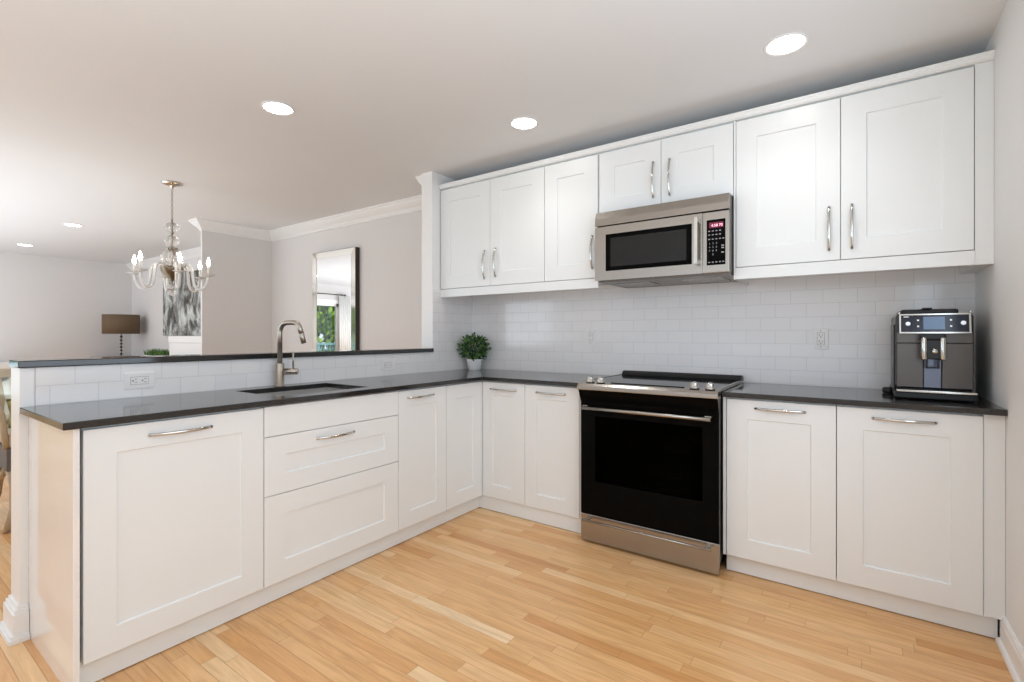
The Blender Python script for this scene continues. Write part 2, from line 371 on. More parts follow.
# tile
struct(MB().box(0.0005, XR-.0005, -.006, 0, .917, 1.56).build('trim_backsplash_range', 'subway_tile_back'), 'white subway tile backsplash on the range wall', 'backsplash')
struct(MB().box(0, .006, -2.732, -.4895, .893, 1.0705).box(0, .006, -.4895, -.0065, .893, 1.56).build('trim_backsplash_peninsula', 'subway_tile_side'), 'white subway tile on the half wall behind the sink', 'backsplash')
struct(MB().box(0, .007, -2.778, -2.7335, .893, 1.0705, bev=.002).build('trim_tile_edge', 'white_ceramic'), 'white bullnose tile edging at the open end of the half wall', 'trim')

# crown mouldings
CP = [(0, 0), (.088, 0), (.088, -.014), (.076, -.022), (.070, -.034), (.048, -.058), (.026, -.078), (.020, -.090), (.012, -.094), (.012, -.112), (0, -.112)]
def crown(name, label, path):
    """sweep CP along a plan path, mitred; the moulding lies to the left of the travel direction"""
    mb = MB(); P = [Vector(p) for p in path]; n = len(P); rings = []
    for i, p in enumerate(P):
        d0 = (P[i]-P[i-1]).normalized() if i else None
        d1 = (P[i+1]-P[i]).normalized() if i < n-1 else None
        n0 = Vector((-d0.y, d0.x)) if d0 else None; n1 = Vector((-d1.y, d1.x)) if d1 else None
        if n0 is None: m_ = n1
        elif n1 is None: m_ = n0
        else: m_ = (n0+n1)/(1+n0.dot(n1))
        rings.append([mb.bm.verts.new((p.x+m_.x*q, p.y+m_.y*q, ZC+z)) for q, z in CP])
    k = len(CP)
    for A, B in zip(rings, rings[1:]):
        for j in range(k): mb.bm.faces.new((A[j], A[(j+1) % k], B[(j+1) % k], B[j]))
    mb.bm.faces.new(rings[0]); mb.bm.faces.new(rings[-1])
    struct(mb.build(name, 'trim_paint'), label, 'crown moulding')
crown('trim_crown', 'white crown moulding round the dining room above the mirror and painting',
      [(XL, 0), (-3.272, 0), (-3.272, -.793), (-3.237, -.793), (-3.237, 0), (-.114, 0), (-.114, -.47)][::-1])

# baseboards
def base_profile(h=.112): return [(0, 0), (.026, 0), (.026, .012), (.022, .02), (.014, .024), (.014, h-.028), (.011, h-.018), (.011, h-.010), (.006, h), (0, h)]
struct(MB().prism([(XR-p, q) for p, q in base_profile(.115)], YF, -.575, 'y').build('baseboard_right', 'trim_paint'), 'white stepped baseboard along the right wall', 'baseboard')
struct(MB().prism([(-p, q) for p, q in base_profile(.12)], XL+.03, -3.33, 'x').build('baseboard_back', 'trim_paint'), 'white baseboard under the painting', 'baseboard')
pb = MB()
hb = .135
# block base round the end of the half wall: wide foot, plain block, stepped cap
for (z0, z1, p) in ((0, .018, .034), (.018, .03, .027), (.03, .108, .020), (.108, .122, .014), (.122, hb, .007)):
    pb.box(-.14-p, .0 + (0 if p < .008 else .0)+p*.9, -2.778-p, -2.7515, z0, z1, bev=.0015)
struct(pb.build('baseboard_peninsula', 'trim_paint'), 'white stepped baseboard block round the end of the half wall', 'baseboard')

# ------------------------------------------------------------------ worktops
def slab(cells, z0, z1, name, label, cat, bev=.003):
    """cells: list of (x0,x1,y0,y1) that share their edges"""
    bm = bmesh.new()
    xs = sorted({c[0] for c in cells} | {c[1] for c in cells}); ys = sorted({c[2] for c in cells} | {c[3] for c in cells})
    vd = {}
    def V(x, y):
        if (x, y) not in vd: vd[(x, y)] = bm.verts.new((x, y, z1))
        return vd[(x, y)]
    for i in range(len(xs)-1):
        for j in range(len(ys)-1):
            cx, cy = (xs[i]+xs[i+1])/2, (ys[j]+ys[j+1])/2
            if any(c[0] < cx < c[1] and c[2] < cy < c[3] for c in cells):
                bm.faces.new((V(xs[i], ys[j]), V(xs[i+1], ys[j]), V(xs[i+1], ys[j+1]), V(xs[i], ys[j+1])))
    r = bmesh.ops.extrude_face_region(bm, geom=list(bm.faces))
    for e_ in r['geom']:
        if isinstance(e_, bmesh.types.BMVert): e_.co.z = z0
    mb = MB(); mb.bm.free(); mb.bm = bm
    o = mb.build(name, 'dark_quartz', bev=bev)
    return tag(o, label, cat)
ZT, ZB = .917, .892
sx0, sx1, sy0, sy1 = .118, .505, -2.012, -1.492
slab([(.0075, sx0, -2.778, -.0075), (sx0, sx1, -2.778, sy0), (sx0, sx1, sy1, -.0075), (sx1, .608, -2.778, -.0075), (.608, 1.374, -.625, -.0075)], ZB, ZT,
     'countertop', 'L-shaped dark stone worktop with the sink cut out of it', 'countertop')
slab([(2.143, XR-.001, -.625, -.0075)], ZB, ZT, 'countertop', 'short dark stone worktop right of the range under the coffee machine', 'countertop')
slab([(-.142, .022, -2.784, -.491)], 1.0715, 1.1, 'bar_top', 'narrow dark stone bar ledge on top of the half wall', 'countertop', bev=.004)

# ------------------------------------------------------------------ cabinets
def place(pts, face):
    """door-plane coordinates (u along the run, d out of the front, z up) to world"""
    k, at = face
    if k == 'x': return [(at + d, u, z) for u, d, z in pts]      # faces +x, u = y
    return [(u, at - d, z) for u, d, z in pts]                   # faces -y, u = x
def shaker(u0, u1, z0, z1, face, t=.019, fr=.095, frz=None, rec=.008):
    frz = frz or fr
    mb = MB(); bm = mb.bm
    def ring(a, b_, c, d, h): return [bm.verts.new(p) for p in place([(a, h, c), (b_, h, c), (b_, h, d), (a, h, d)], face)]
    g = .0016; u0 += g; u1 -= g; z0 += g; z1 -= g
    back = ring(u0, u1, z0, z1, -t); fe = ring(u0, u1, z0, z1, -.0015); fr_ = ring(u0+.0015, u1-.0015, z0+.0015, z1-.0015, 0)
    i1 = ring(u0+fr, u1-fr, z0+frz, z1-frz, 0); i2 = ring(u0+fr+.003, u1-fr-.003, z0+frz+.003, z1-frz-.003, -rec)
    bm.faces.new(back); bm.faces.new(i2)
    for A, B in ((back, fe), (fe, fr_), (fr_, i1), (i1, i2)):
        for i in range(4): bm.faces.new((A[i], A[(i+1) % 4], B[(i+1) % 4], B[i]))
    return mb
def plain(u0, u1, z0, z1, face, t=.019):
    g = .0016
    p = place([(u0+g, -t, z0+g), (u1-g, 0, z1-g)], face)
    x = sorted((p[0][0], p[1][0])); y = sorted((p[0][1], p[1][1]))
    return MB().box(x[0], x[1], y[0], y[1], z0+g, z1-g, bev=.0012)
def pull(uc, zc, face, parent, L=.212, vert=False):
    pts, rad = [], []
    n = 14
    for i in range(n+1):
        s = -1 + 2*i/n
        d = .004 + .024*(1 - abs(s)**2.2)
        pts.append((uc, d, zc + s*L/2) if vert else (uc + s*L/2, d, zc)); rad.append(.0058 - .0012*abs(s))
    up = place([(0, 1, 0)], (face[0], 0))[0]
    mb = MB().tube(place(pts, face), rad, 10, flat=(.65, 1.15), up=up)
    for s in (-1, 1):
        a = (uc, .0003, zc + s*L*.485) if vert else (uc + s*L*.485, .0003, zc)
        q = (a[0], .008, a[2])
        mb.tube(place([a, q], face), .0056, 10)
    return mb.build('handle', 'chrome', parent, smooth=True)
def body(parent, x0, x1, y0, y1, z0, z1): return MB().box(x0, x1, y0, y1, z0, z1).build('body', 'cabinet_white', parent)

ZD0, ZD1 = .096, .884
FX = ('x', .588); XB = .566
# 1 panel-fronted unit by the open end
t = thing('base_cabinet', 'wide white base cabinet with one full-height front at the open end of the peninsula', 'cabinet', (.3, -2.41, 0))
body(t, .03, XB, -2.722, -2.117, ZD0, ZB)
d = shaker(-2.724, -2.115, ZD0, ZD1, FX, fr=.09).build('door', 'cabinet_white', t); pull(-2.432, .836, FX, d)
# 2 sink unit
t = thing('base_cabinet', 'white sink base cabinet with two wide drawers below a plain top strip', 'cabinet', (.3, -1.73, 0))
mbs = MB().box(.03, XB, -2.113, -2.096, ZD0, ZB).box(.03, XB, -1.37, -1.354, ZD0, ZB).box(.03, XB, -2.096, -1.37, ZD0, .11).box(.03, .045, -2.096, -1.37, .11, ZB).box(.548, XB, -2.096, -1.37, .75, ZB)
mbs.build('body', 'cabinet_white', t)
plain(-2.115, -1.352, .752, ZD1+.003, FX).build('false_front', 'cabinet_white', t)
d = shaker(-2.115, -1.352, .490, .752, FX, frz=.086).build('drawer', 'cabinet_white', t); pull(-1.756, .707, FX, d)
d = shaker(-2.115, -1.352, ZD0, .490, FX, frz=.09).build('drawer', 'cabinet_white', t)
# 3 pull-out
t = thing('base_cabinet', 'narrow white base cabinet with a short handle between the sink drawers and the corner', 'cabinet', (.3, -1.155, 0))
body(t, .03, XB, -1.350, -.9595, ZD0, ZB)
d = shaker(-1.352, -.958, ZD0, ZD1, FX, fr=.088).build('door', 'cabinet_white', t); pull(-1.180, .840, FX, d)
# 4 corner unit, doors on both arms
FL = ('y', -.598); FR = ('y', -.598)
t = thing('base_cabinet', 'white corner base cabinet with a door on each side of the inner corner', 'cabinet', (.4, -.4, 0))
MB().prism([(.03, -.9565), (XB, -.9565), (XB, -.578), (.936, -.578), (.936, -.02), (.03, -.02)], ZD0, ZB, 'z').build('body', 'cabinet_white', t)
MB().box(XB+.0005, .5875, -.5975, -.5785, ZD0, ZB-.001).build('corner_post', 'cabinet_white', t)
shaker(-.958, -.5985, ZD0, ZD1, FX, fr=.088).build('door', 'cabinet_white', t)
d = shaker(.589, .939, ZD0, ZD1, FL, fr=.088).build('door', 'cabinet_white', t); pull(.765, .8355, FL, d)
# 5 left of range
t = thing('base_cabinet', 'narrow white base cabinet directly left of the range', 'cabinet', (1.13, -.3, 0))
body(t, .941, 1.368, -.578, -.02, ZD0, ZB)
d = shaker(.939, 1.336, ZD0, ZD1, FL, fr=.088).build('door', 'cabinet_white', t); pull(1.135, .8375, FL, d)
MB().box(1.3375, 1.368, -.594, -.579, ZD0, ZD1).build('filler', 'cabinet_white', t)
# 6, 7 right of range
t = thing('base_cabinet', 'white base cabinet directly right of the range', 'cabinet', (2.39, -.3, 0))
body(t, 2.159, 2.620, -.578, -.02, ZD0, ZB)
MB().box(2.1445, 2.1575, -.598, -.02, ZD0, ZB).build('side_panel', 'cabinet_white', t)
d = shaker(2.159, 2.621, ZD0, ZD1, FR).build('door', 'cabinet_white', t); pull(2.396, .844, FR, d)
t = thing('base_cabinet', 'white base cabinet below the coffee machine', 'cabinet', (2.86, -.3, 0))
body(t, 2.622, 3.1, -.578, -.02, ZD0, ZB)
d = shaker(2.621, 3.102, ZD0, ZD1, FR).build('door', 'cabinet_white', t); pull(2.856, .842, FR, d)
tag(MB().box(3.1025, XR-.001, -.590, -.02, .098, ZB-.0005).build('filler_panel', 'cabinet_white'), 'narrow white filler strip between the lower cabinet and the right wall', 'panel')
# end panel and plinths
tag(MB().box(.0015, .597, -2.7505, -2.7335, 0, ZB-.0005, bev=.001).build('end_panel', 'gloss_white'), 'glossy white end panel closing the peninsula', 'panel')
tag(MB().box(.53, .548, -2.7325, -.56, 0.004, ZD0-.001).build('toe_kick', 'cabinet_white'), 'white toe kick board under the peninsula cabinets', 'toe kick')
tag(MB().box(.5485, 1.368, -.582, -.566, 0.004, ZD0-.001).build('toe_kick', 'cabinet_white'), 'white toe kick board under the cabinets left of the range', 'toe kick')
tag(MB().box(2.152, 3.1485, -.553, -.537, 0.004, ZD0-.001).build('toe_kick', 'cabinet_white'), 'white toe kick board under the cabinets right of the range', 'toe kick')

# uppers
UF = ('y', -.401); U0, U1 = 1.563, 2.352
def upper(label, x0, x1, doors, z0=U0, z1=U1):
    t = thing('wall_cabinet', label, 'cabinet', ((x0+x1)/2, -.2, z0))
    body(t, x0+.001, x1-.001, -.381, -.0075, z0, z1)
    for a, b_, hx, hz in doors:
        d = shaker(a, b_, z0, z1-.008, UF, fr=.098).build('door', 'cabinet_white', t)
        pull(hx, hz, UF, d, vert=True)
    return t
upper('white two-door wall cabinet in the corner above the potted plant', .0065, .966, [(.009, .501, .451, 1.722), (.501, .966, .553, 1.731)])
upper('white single-door wall cabinet left of the microwave', .967, 1.364, [(.967, 1.362, 1.324, 1.73)])
upper('short white two-door wall cabinet directly above the microwave', 1.366, 2.155, [(1.370, 1.763, 1.719, 2.115), (1.763, 2.154, 1.8145, 2.113)], z0=1.951)
upper('large white two-door wall cabinet above the coffee machine', 2.166, 3.105, [(2.167, 2.632, 2.586, 1.718), (2.632, 3.104, 2.677, 1.717)])
tag(MB().box(2.1555, 2.1655, -.395, -.0075, 1.5, 2.352).build('filler_panel', 'cabinet_white'), 'thin white upright panel between the microwave and the large wall cabinet', 'panel')
tag(MB().box(3.1055, XR-.001, -.395, -.0075, 1.5, 2.352).build('filler_panel', 'cabinet_white'), 'white filler strip between the large wall cabinet and the right wall', 'panel')
tag(MB().box(.0065, 1.364, -.399, -.381, 1.5, U0-.002, bev=.001).build('light_rail', 'cabinet_white'), 'white light rail board under the wall cabinets left of the microwave', 'trim board')
tag(MB().box(2.166, 3.105, -.399, -.381, 1.5, U0-.002, bev=.001).build('light_rail', 'cabinet_white'), 'white light rail board under the wall cabinet right of the microwave', 'trim board')
tag(MB().prism([(-.0075, 2.3525), (-.404, 2.3525), (-.412, 2.360), (-.414, 2.372), (-.418, 2.378), (-.418, 2.386), (-.0075, 2.386)], .0065, XR-.001, 'x').build('cornice', 'cabinet_white'), 'white cornice strip along the top of all wall cabinets', 'trim board')

# ------------------------------------------------------------------ range
rx0, rx1 = 1.377, 2.139
t = thing('range', 'stainless and black glass slide-in electric range', 'range', ((rx0+rx1)/2, -.35, 0))
MB().box(rx0+.004, rx0+.02, -.636, -.03, .06, .905).box(rx1-.02, rx1-.004, -.636, -.03, .06, .905).box(rx0+.02, rx1-.02, -.05, -.03, .06, .905) \
    .box(rx0+.02, rx1-.02, -.636, -.05, .06, .20).box(rx0+.02, rx1-.02, -.636, -.05, .80, .905).build('body', 'stainless_dark', t)
cav = MB().box(rx0+.022, rx0+.03, -.63, -.06, .205, .795).box(rx1-.03, rx1-.022, -.63, -.06, .205, .795).box(rx0+.03, rx1-.03, -.07, -.055, .205, .795).box(rx0+.03, rx1-.03, -.63, -.07, .203, .212).box(rx0+.03, rx1-.03, -.63, -.07, .79, .798)
cav.build('oven_cavity', 'oven_enamel', t)
for zr in (.36, .44, .58):
    rk = MB()
    for k in range(9): rk.tube([(rx0+.034, -.60+k*.06, zr), (rx1-.034, -.60+k*.06, zr)], .0028, 6)
    rk.tube([(rx0+.036, -.60, zr), (rx0+.036, -.10, zr)], .004, 6).tube([(rx1-.036, -.60, zr), (rx1-.036, -.10, zr)], .004, 6)
    rk.build('oven_rack', 'chrome', t)
# door: black glass panel with a window
wx0, wx1, wz0, wz1_ = 1.468, 2.060, .36, .735
dz0, dz1 = .166, .815
dm = MB()
for a, b_, c, d_ in ((rx0, wx0, dz0, dz1), (wx1, rx1, dz0, dz1), (wx0, wx1, dz0, wz0), (wx0, wx1, wz1_, dz1)): dm.box(a, b_, -.661, -.638, c, d_)
door = dm.build('oven_door', 'black_glass', t)
MB().box(wx0, wx1, -.6608, -.654, wz0, wz1_).build('oven_window', 'oven_glass', door)
h = MB().tube([(rx0+.03, -.706, .785), (rx1-.03, -.706, .785)], .0105, 14)
for x in (rx0+.045, rx1-.045): h.box(x-.016, x+.016, -.70, -.6612, .788, .800, bev=.003)
h.build('handle', 'stainless', door, smooth=False)
# black fascia under the cooktop lip, slanted
MB().prism([(-.694, .886), (-.662, .8155), (-.638, .8155), (-.638, .886)], rx0, rx1, 'x').build('fascia', 'black_glass', t)
# stainless lip and cooktop
MB().prism([(-.704, .890), (-.704, .9105), (-.69, .924), (-.622, .934), (-.622, .920), (-.64, .918), (-.64, .8865), (-.70, .8865)], rx0-.003, rx1+.003, 'x').build('front_trim', 'stainless', t, bev=.002)
MB().box(rx0, rx1, -.6215, -.051, .9195, .9325, bev=.002).build('cooktop', 'black_glass', t)
for a_, b_ in ((rx0-.004, rx0+.008), (rx1-.008, rx1+.004)): MB().box(a_, b_, -.6215, -.06, .920, .9345).build('side_trim', 'stainless', t)
MB().prism([(-.050, .921), (-.086, .9335), (-.080, .949), (-.062, .960), (-.032, .960), (-.014, .951), (-.012, .921)], rx0+.012, rx1-.001, 'x').build('rear_vent', 'black_plastic', t, bev=.004)
for kx in (1.436, 1.502, 2.020, 2.096):
    kb = MB().lathe([(.024, 0), (.0245, .004), (.021, .006), (.020, .026), (.018, .030), (0, .0305)], (kx, -.658, .9305), 20)
    kb.box(kx-.003, kx+.003, -.677, -.640, .956, .964, bev=.001)
    kb.build('knob', 'chrome', t)
MB().box(1.56, 1.965, -.652, -.634, .9295, .9335).build('control_strip', 'black_glass', t)
# storage drawer
dr = MB().box(rx0, rx1, -.661, -.638, .010, .163, bev=.003).build('drawer', 'stainless', t)
h = MB().tube([(rx0+.03, -.700, .140), (rx1-.03, -.700, .140)], .0065, 14)
for x in (rx0+.05, rx1-.05): h.box(x-.012, x+.012, -.698, -.6612, .139, .1455, bev=.002)
h.build('handle', 'stainless', dr)
MB().box(rx0+.012, rx1-.012, -.63, -.04, .02, .06).build('base', 'black_plastic', t)
for x in (rx0+.05, rx1-.05):
    for y in (-.60, -.08): MB().lathe([(.018, 0), (.018, .006), (.01, .008), (.01, .0205)], (x, y, 0), 12).build('foot', 'black_plastic', t)

# ------------------------------------------------------------------ microwave
mx0, mx1, my, mz0, mz1 = 1.392, 2.152, -.505, 1.524, 1.949
t = thing('microwave', 'stainless over-the-range microwave with a dark window', 'microwave', ((mx0+mx1)/2, -.25, mz0))
MB().box(mx0+.004, mx1-.002, -.468, -.0075, mz0+.014, mz1).build('body', 'stainless_dark', t)
vg = MB().prism([(-.468, 1.862), (my, 1.862), (my+.002, 1.90), (my+.012, 1.945), (-.468, mz1)], mx0, mx1, 'x').build('vent_grille', 'stainless', t)
MB().box(mx0+.01, mx1-.01, -.488, -.468, 1.8555, 1.8615).build('vent_slot', 'dark_gap', vg)
# door frame with a window opening
px = 2.022
ox0, ox1, oz0, oz1 = 1.462, 1.966, 1.586, 1.806
dm = MB()
for a, b_, c, d_ in ((mx0, ox0, mz0+.008, 1.854), (ox1, px-.001, mz0+.008, 1.854), (ox0, ox1, mz0+.008, oz0), (ox0, ox1, oz1, 1.854)): dm.box(a, b_, my, -.47, c, d_)
door = dm.build('door', 'stainless', t)
MB().box(ox0, ox1, my+.002, -.475, oz0, oz1).build('window', 'black_glass', door)
mat('window_mesh', (.012, .012, .011), .2, spec=.3, noise=.3, nscale=400)
MB().box(ox0+.03, ox1-.03, my+.001, my+.0019, oz0+.025, oz1-.025).build('window_screen', 'window_mesh', door)
h = MB().box(1.986, 2.006, -.548, -.536, 1.578, 1.832, bev=.004).box(1.986, 2.006, -.537, my-.0003, 1.583, 1.605, bev=.002).box(1.986, 2.006, -.537, my-.0003, 1.805, 1.827, bev=.002)
h.build('handle', 'chrome', door)
cp = MB().box(px, mx1, my, -.47, mz0+.008, 1.854, bev=.003).build('control_panel', 'stainless', t)
MB().box(2.043, 2.136, my-.002, my-.0002, 1.572, 1.812, bev=.0008).build('keypad', 'black_glass', cp)
MB().box(2.056, 2.126, my-.0026, my-.0021, 1.768, 1.797).build('display', 'display_pink', cp)
def text(name, body_, loc, size, m, parent, rot=(PI/2, 0, 0), align='CENTER', space=1.0, ls=1.0):
    cu = bpy.data.curves.new(name, 'FONT'); cu.body = body_; cu.size = size; cu.align_x = align; cu.align_y = 'CENTER'
    cu.space_character = space; cu.space_line = ls; cu.extrude = .0002
    cu.materials.append(MATS[m])
    tmp = bpy.data.objects.new('tmp', cu); C.objects.link(tmp)
    me = bpy.data.meshes.new_from_object(tmp.evaluated_get(bpy.context.evaluated_depsgraph_get())); me.name = name
    bpy.data.objects.remove(tmp); bpy.data.curves.remove(cu)
    o = bpy.data.objects.new(name, me); C.objects.link(o)
    o.parent = parent; o.location = Vector(loc) - abs_loc(parent); o.rotation_euler = rot
    return o
text('display_digits', '4:58 70', (2.095, my-.0031, 1.780), .019, 'digit_pink', cp)
for r_, row_ in enumerate(('123', '456', '789', ' 0 ')):
    for c_, ch_ in enumerate(row_):
        if ch_ != ' ': text('key', ch_, (2.058 + c_*.017, my-.0025, 1.686 - r_*.0195), .0135, 'key_legend', cp)
key = None
def mark(x, z, w_, h_):
    global key
    if key is None: key = MB().box(-.0045, .0045, -.0003, .0002, -.0025, .0025).build('key', 'key_legend', cp, origin=(0, 0, 0))
    k = key if 'used' not in key else key.copy()
    if k is not key: C.objects.link(k); k.parent = cp; del k['used']
    key['used'] = 1
    k.location = Vector((x, my-.0023, z)) - abs_loc(cp); k.scale = (w_/.009, 1, h_/.005)
for zz, xs_ in ((1.752, (2.056, 2.074, 2.092, 2.110)), (1.732, (2.056, 2.074, 2.092, 2.110)), (1.709, (2.056, 2.074, 2.092, 2.110, 2.126)), (1.587, (2.056, 2.074, 2.092, 2.110, 2.126))):
    for x in xs_: mark(x, zz, .009, .005)
for zz in (1.672, 1.660, 1.636): mark(2.123, zz, .013, .006)
del key['used']
un = MB().box(mx0+.006, mx1-.004, -.466, -.02, mz0, mz0+.013, bev=.003).build('underside', 'stainless_dark', t)
for a, b_ in ((1.46, 1.68), (1.87, 2.09)):
    f_ = MB()
    for k in range(10): f_.box(a, b_, -.36+k*.022, -.346+k*.022, mz0-.004, mz0-.0003)
    f_.build('grease_filter', 'stainless', un)

# ------------------------------------------------------------------ coffee machine
cx0, cx1, cy0, cy1, cz = 2.841, 3.105, -.40, -.03, .917
t = thing('coffee_machine', 'dark grey automatic espresso machine with a lit screen', 'coffee machine', ((cx0+cx1)/2, -.2, cz))
MB().box(cx0, cx1, cy0+.012, cy1, cz+.045, 1.292, bev=.012).build('body', 'graphite_dark', t)
MB().box(cx0+.004, cx1-.004, cy0+.004, cy0+.0135, 1.165, 1.212, bev=.003).build('upper_fascia', 'graphite', t)
MB().box(cx0+.004, cx0+.097, cy0, cy0+.0135, .968, 1.1635, bev=.003).build('left_door', 'graphite', t)
MB().box(cx0+.159, cx1-.004, cy0, cy0+.0135, .968, 1.1635, bev=.003).build('right_door', 'graphite', t)
mat('steel_blue', srgb(104, 108, 120), .3, metal=.8, noise=.05, nscale=30)
MB().box(cx0+.098, cx0+.158, cy0+.008, cy0+.0135, .968, 1.1635, bev=.002).build('centre_plate', 'steel_blue', t)
pn = MB().prism([(cy0-.010, 1.215), (cy0+.004, 1.290), (cy0+.02, 1.290), (cy0+.02, 1.215)], cx0+.018, cx1-.018, 'x').build('control_panel', 'panel_navy', t)
def onpanel(x0, x1, z0, z1, off=.001, th=.003):
    f = lambda z: cy0-.010 + (z-1.215)/.075*.014
    return MB().prism([(f(z0)-off-th, z0), (f(z1)-off-th, z1), (f(z1)-off, z1), (f(z0)-off, z0)], x0, x1, 'x')
bz = MB()
f_ = lambda z: cy0-.010 + (z-1.215)/.075*.014
for x0, x1, z0, z1 in ((cx0+.012, cx0+.018, 1.209, 1.296), (cx1-.018, cx1-.012, 1.209, 1.296), (cx0+.018, cx1-.018, 1.209, 1.2148), (cx0+.018, cx1-.018, 1.2902, 1.296)):
    bz.prism([(f_(z0)-.004, z0), (f_(z1)-.004, z1), (cy0+.02, z1), (cy0+.02, z0)], x0, x1, 'x')
bz.build('bezel', 'chrome', pn)
onpanel(cx0+.096, cx0+.168, 1.226, 1.282, 0).build('screen', 'screen_blue', pn)
for x, z, r_ in ((.043, 1.252, .009), (.078, 1.267, .004), (.078, 1.240, .004), (.188, 1.267, .004), (.188, 1.240, .004), (.228, 1.254, .009)):
    y_ = f_(z)
    MB().lathe([(r_, 0), (r_, -.002), (r_*.7, -.003), (0, -.003)], (cx0+x, y_-.0004, z), 14, axis='y').build('button', 'button_light', pn)
MB().box(cx0+.028, cx0+.046, f_(1.283)-.001, f_(1.283)-.0002, 1.2815, 1.2845).build('logo', 'button_light', pn)
# spout: two chrome columns in a dark head
k0 = cx0+.124
sp = MB().box(k0-.042, k0+.042, cy0-.070, cy0+.003, 1.180, 1.206, bev=.006).box(k0-.026, k0+.026, cy0-.066, cy0+.007, 1.096, 1.180, bev=.005).build('spout', 'black_plastic', t)
for x in (-.031, .031): MB().lathe([(.009, 0), (.0105, .004), (.0105, .092), (.009, .096)], (k0+x, cy0-.066, 1.094), 16).build('spout_column', 'chrome', sp)
MB().lathe([(0, -.014), (.009, -.010), (.012, 0), (.009, .010), (0, .014)], (k0+.004, cy0-.068, 1.130), 14).build('spout_ball', 'chrome', sp)
fr_ = MB().box(k0-.022, k0-.017, cy0-.058, cy0-.02, 1.060, 1.096).box(k0+.017, k0+.022, cy0-.058, cy0-.02, 1.060, 1.096).box(k0-.022, k0+.022, cy0-.058, cy0-.02, 1.056, 1.061)
fr_.build('nozzle_guard', 'black_plastic', sp)
# drip tray
MB().box(cx0-.006, cx1+.006, cy0-.05, cy1, cz+.004, cz+.032, bev=.006).build('drip_tray', 'black_plastic', t)
MB().box(cx0, cx1+.0, cy0-.062, cy0+.004, cz+.033, cz+.043, bev=.002).build('tray_lip', 'chrome', t)
MB().box(cx0+.01, cx1-.006, cy0+.006, cy1, cz+.0325, cz+.0445).build('tray_base', 'black_plastic', t)
MB().lathe([(.024, 0), (.026, .008), (.026, .02), (.02, .027), (0, .028)], (cx0-.018, -.21, cz+.002), 18).build('water_knob', 'black_plastic', t)
MB().box(cx0-.008, cx0-.0005, -.34, -.16, cz+.035, 1.25, bev=.003).build('side_panel', 'graphite', t)
MB().box(cx0+.02, cx1-.045, cy0+.04, cy1-.02, 1.2925, 1.318, bev=.010).build('lid', 'black_plastic', t)
MB().box(cx0+.095, cx0+.13, cy0+.03, cy0+.07, 1.3185, 1.324, bev=.002).build('lid_catch', 'graphite_dark', t)
for x in (.014, .255): MB().lathe([(.006, 0), (.006, .012), (.004, .016), (0, .017)], (cx0+x, cy0+.03, 1.2925), 12).build('stud', 'chrome', t)
for x in (cx0+.03, cx1-.03):
    for y in (cy0, cy1-.03): MB().lathe([(.012, 0), (.012, .0045)], (x, y, cz), 12).build('foot', 'dark_rubber', t)

# ------------------------------------------------------------------ sink and faucet
t = thing('sink', 'undermount stainless sink set in the dark worktop', 'sink', ((sx0+sx1)/2, (sy0+sy1)/2, .69))
a0, a1, b0, b1 = sx0-.004, sx1+.004, sy0-.004, sy1+.004
sk = MB()
sk.box(a0-.012, a0, b0-.012, b1+.012, .70, ZB-.001).box(a1, a1+.010, b0-.012, b1+.012, .70, ZB-.001).box(a0, a1, b0-.012, b0, .70, ZB-.001).box(a0, a1, b1, b1+.012, .70, ZB-.001).box(a0-.012, a1+.010, b0-.012, b1+.012, .69, .70)
sk.build('basin', 'sink_steel', t)
MB().lathe([(.045, 0), (.043, .004), (.03, .003), (.028, -.004), (0, -.004)], ((sx0+sx1)/2, (sy0+sy1)/2, .702), 24).build('drain', 'chrome', t)
fx, fy = .072, -1.754
t = thing('faucet', 'brushed nickel high-arc faucet with a lever handle', 'faucet', (fx, fy, ZT))
MB().lathe([(.027, 0), (.027, .004), (.0225, .006), (.0225, .125), (.021, .128), (.0135, .128)], (fx, fy, ZT+.0002), 28).build('base', 'brushed_nickel', t)
pts = [(fx, fy, ZT+.1285), (fx, fy, 1.215)]
dx, dy = .97, .24
r_ = .055
for i in range(1, 10):
    a = PI/2*i/9; q = r_*(1-math.cos(a)); pts.append((fx+dx*q, fy+dy*q, 1.215+r_*math.sin(a)))
q0 = r_+.050; zt = 1.215+r_
pts.append((fx+dx*q0, fy+dy*q0, zt))
for i in range(1, 9):
    a = math.radians(72)*i/8; q = q0+.04*math.sin(a); pts.append((fx+dx*q, fy+dy*q, zt-.04*(1-math.cos(a))))
qe = q0+.04*math.sin(math.radians(72)); ze = zt-.04*(1-math.cos(math.radians(72)))
qs, zs = qe+.012, ze-.034
pts.append((fx+dx*qs, fy+dy*qs, zs))
MB().tube(pts, .0132, 16).build('spout', 'brushed_nickel', t, smooth=True)
MB().tube([(fx+dx*qs, fy+dy*qs, zs), (fx+dx*(qs+.001), fy+dy*(qs+.001), zs-.003), (fx+dx*(qs+.017), fy+dy*(qs+.017), zs-.050)], [.0133, .0138, .0138], 16).build('spray_head', 'brushed_nickel', t, smooth=True)
hx, hy = .72, .69
lv = MB().tube([(fx+hx*.02, fy+hy*.02, .998), (fx+hx*.096, fy+hy*.096, .998)], .0172, 18)
lvb = lv.build('lever_hub', 'brushed_nickel', t)
MB().tube([(fx+hx*.070, fy+hy*.070, 1.012), (fx+hx*.071, fy+hy*.071, 1.108)], .0048, 10).build('lever', 'brushed_nickel', lvb, smooth=True)

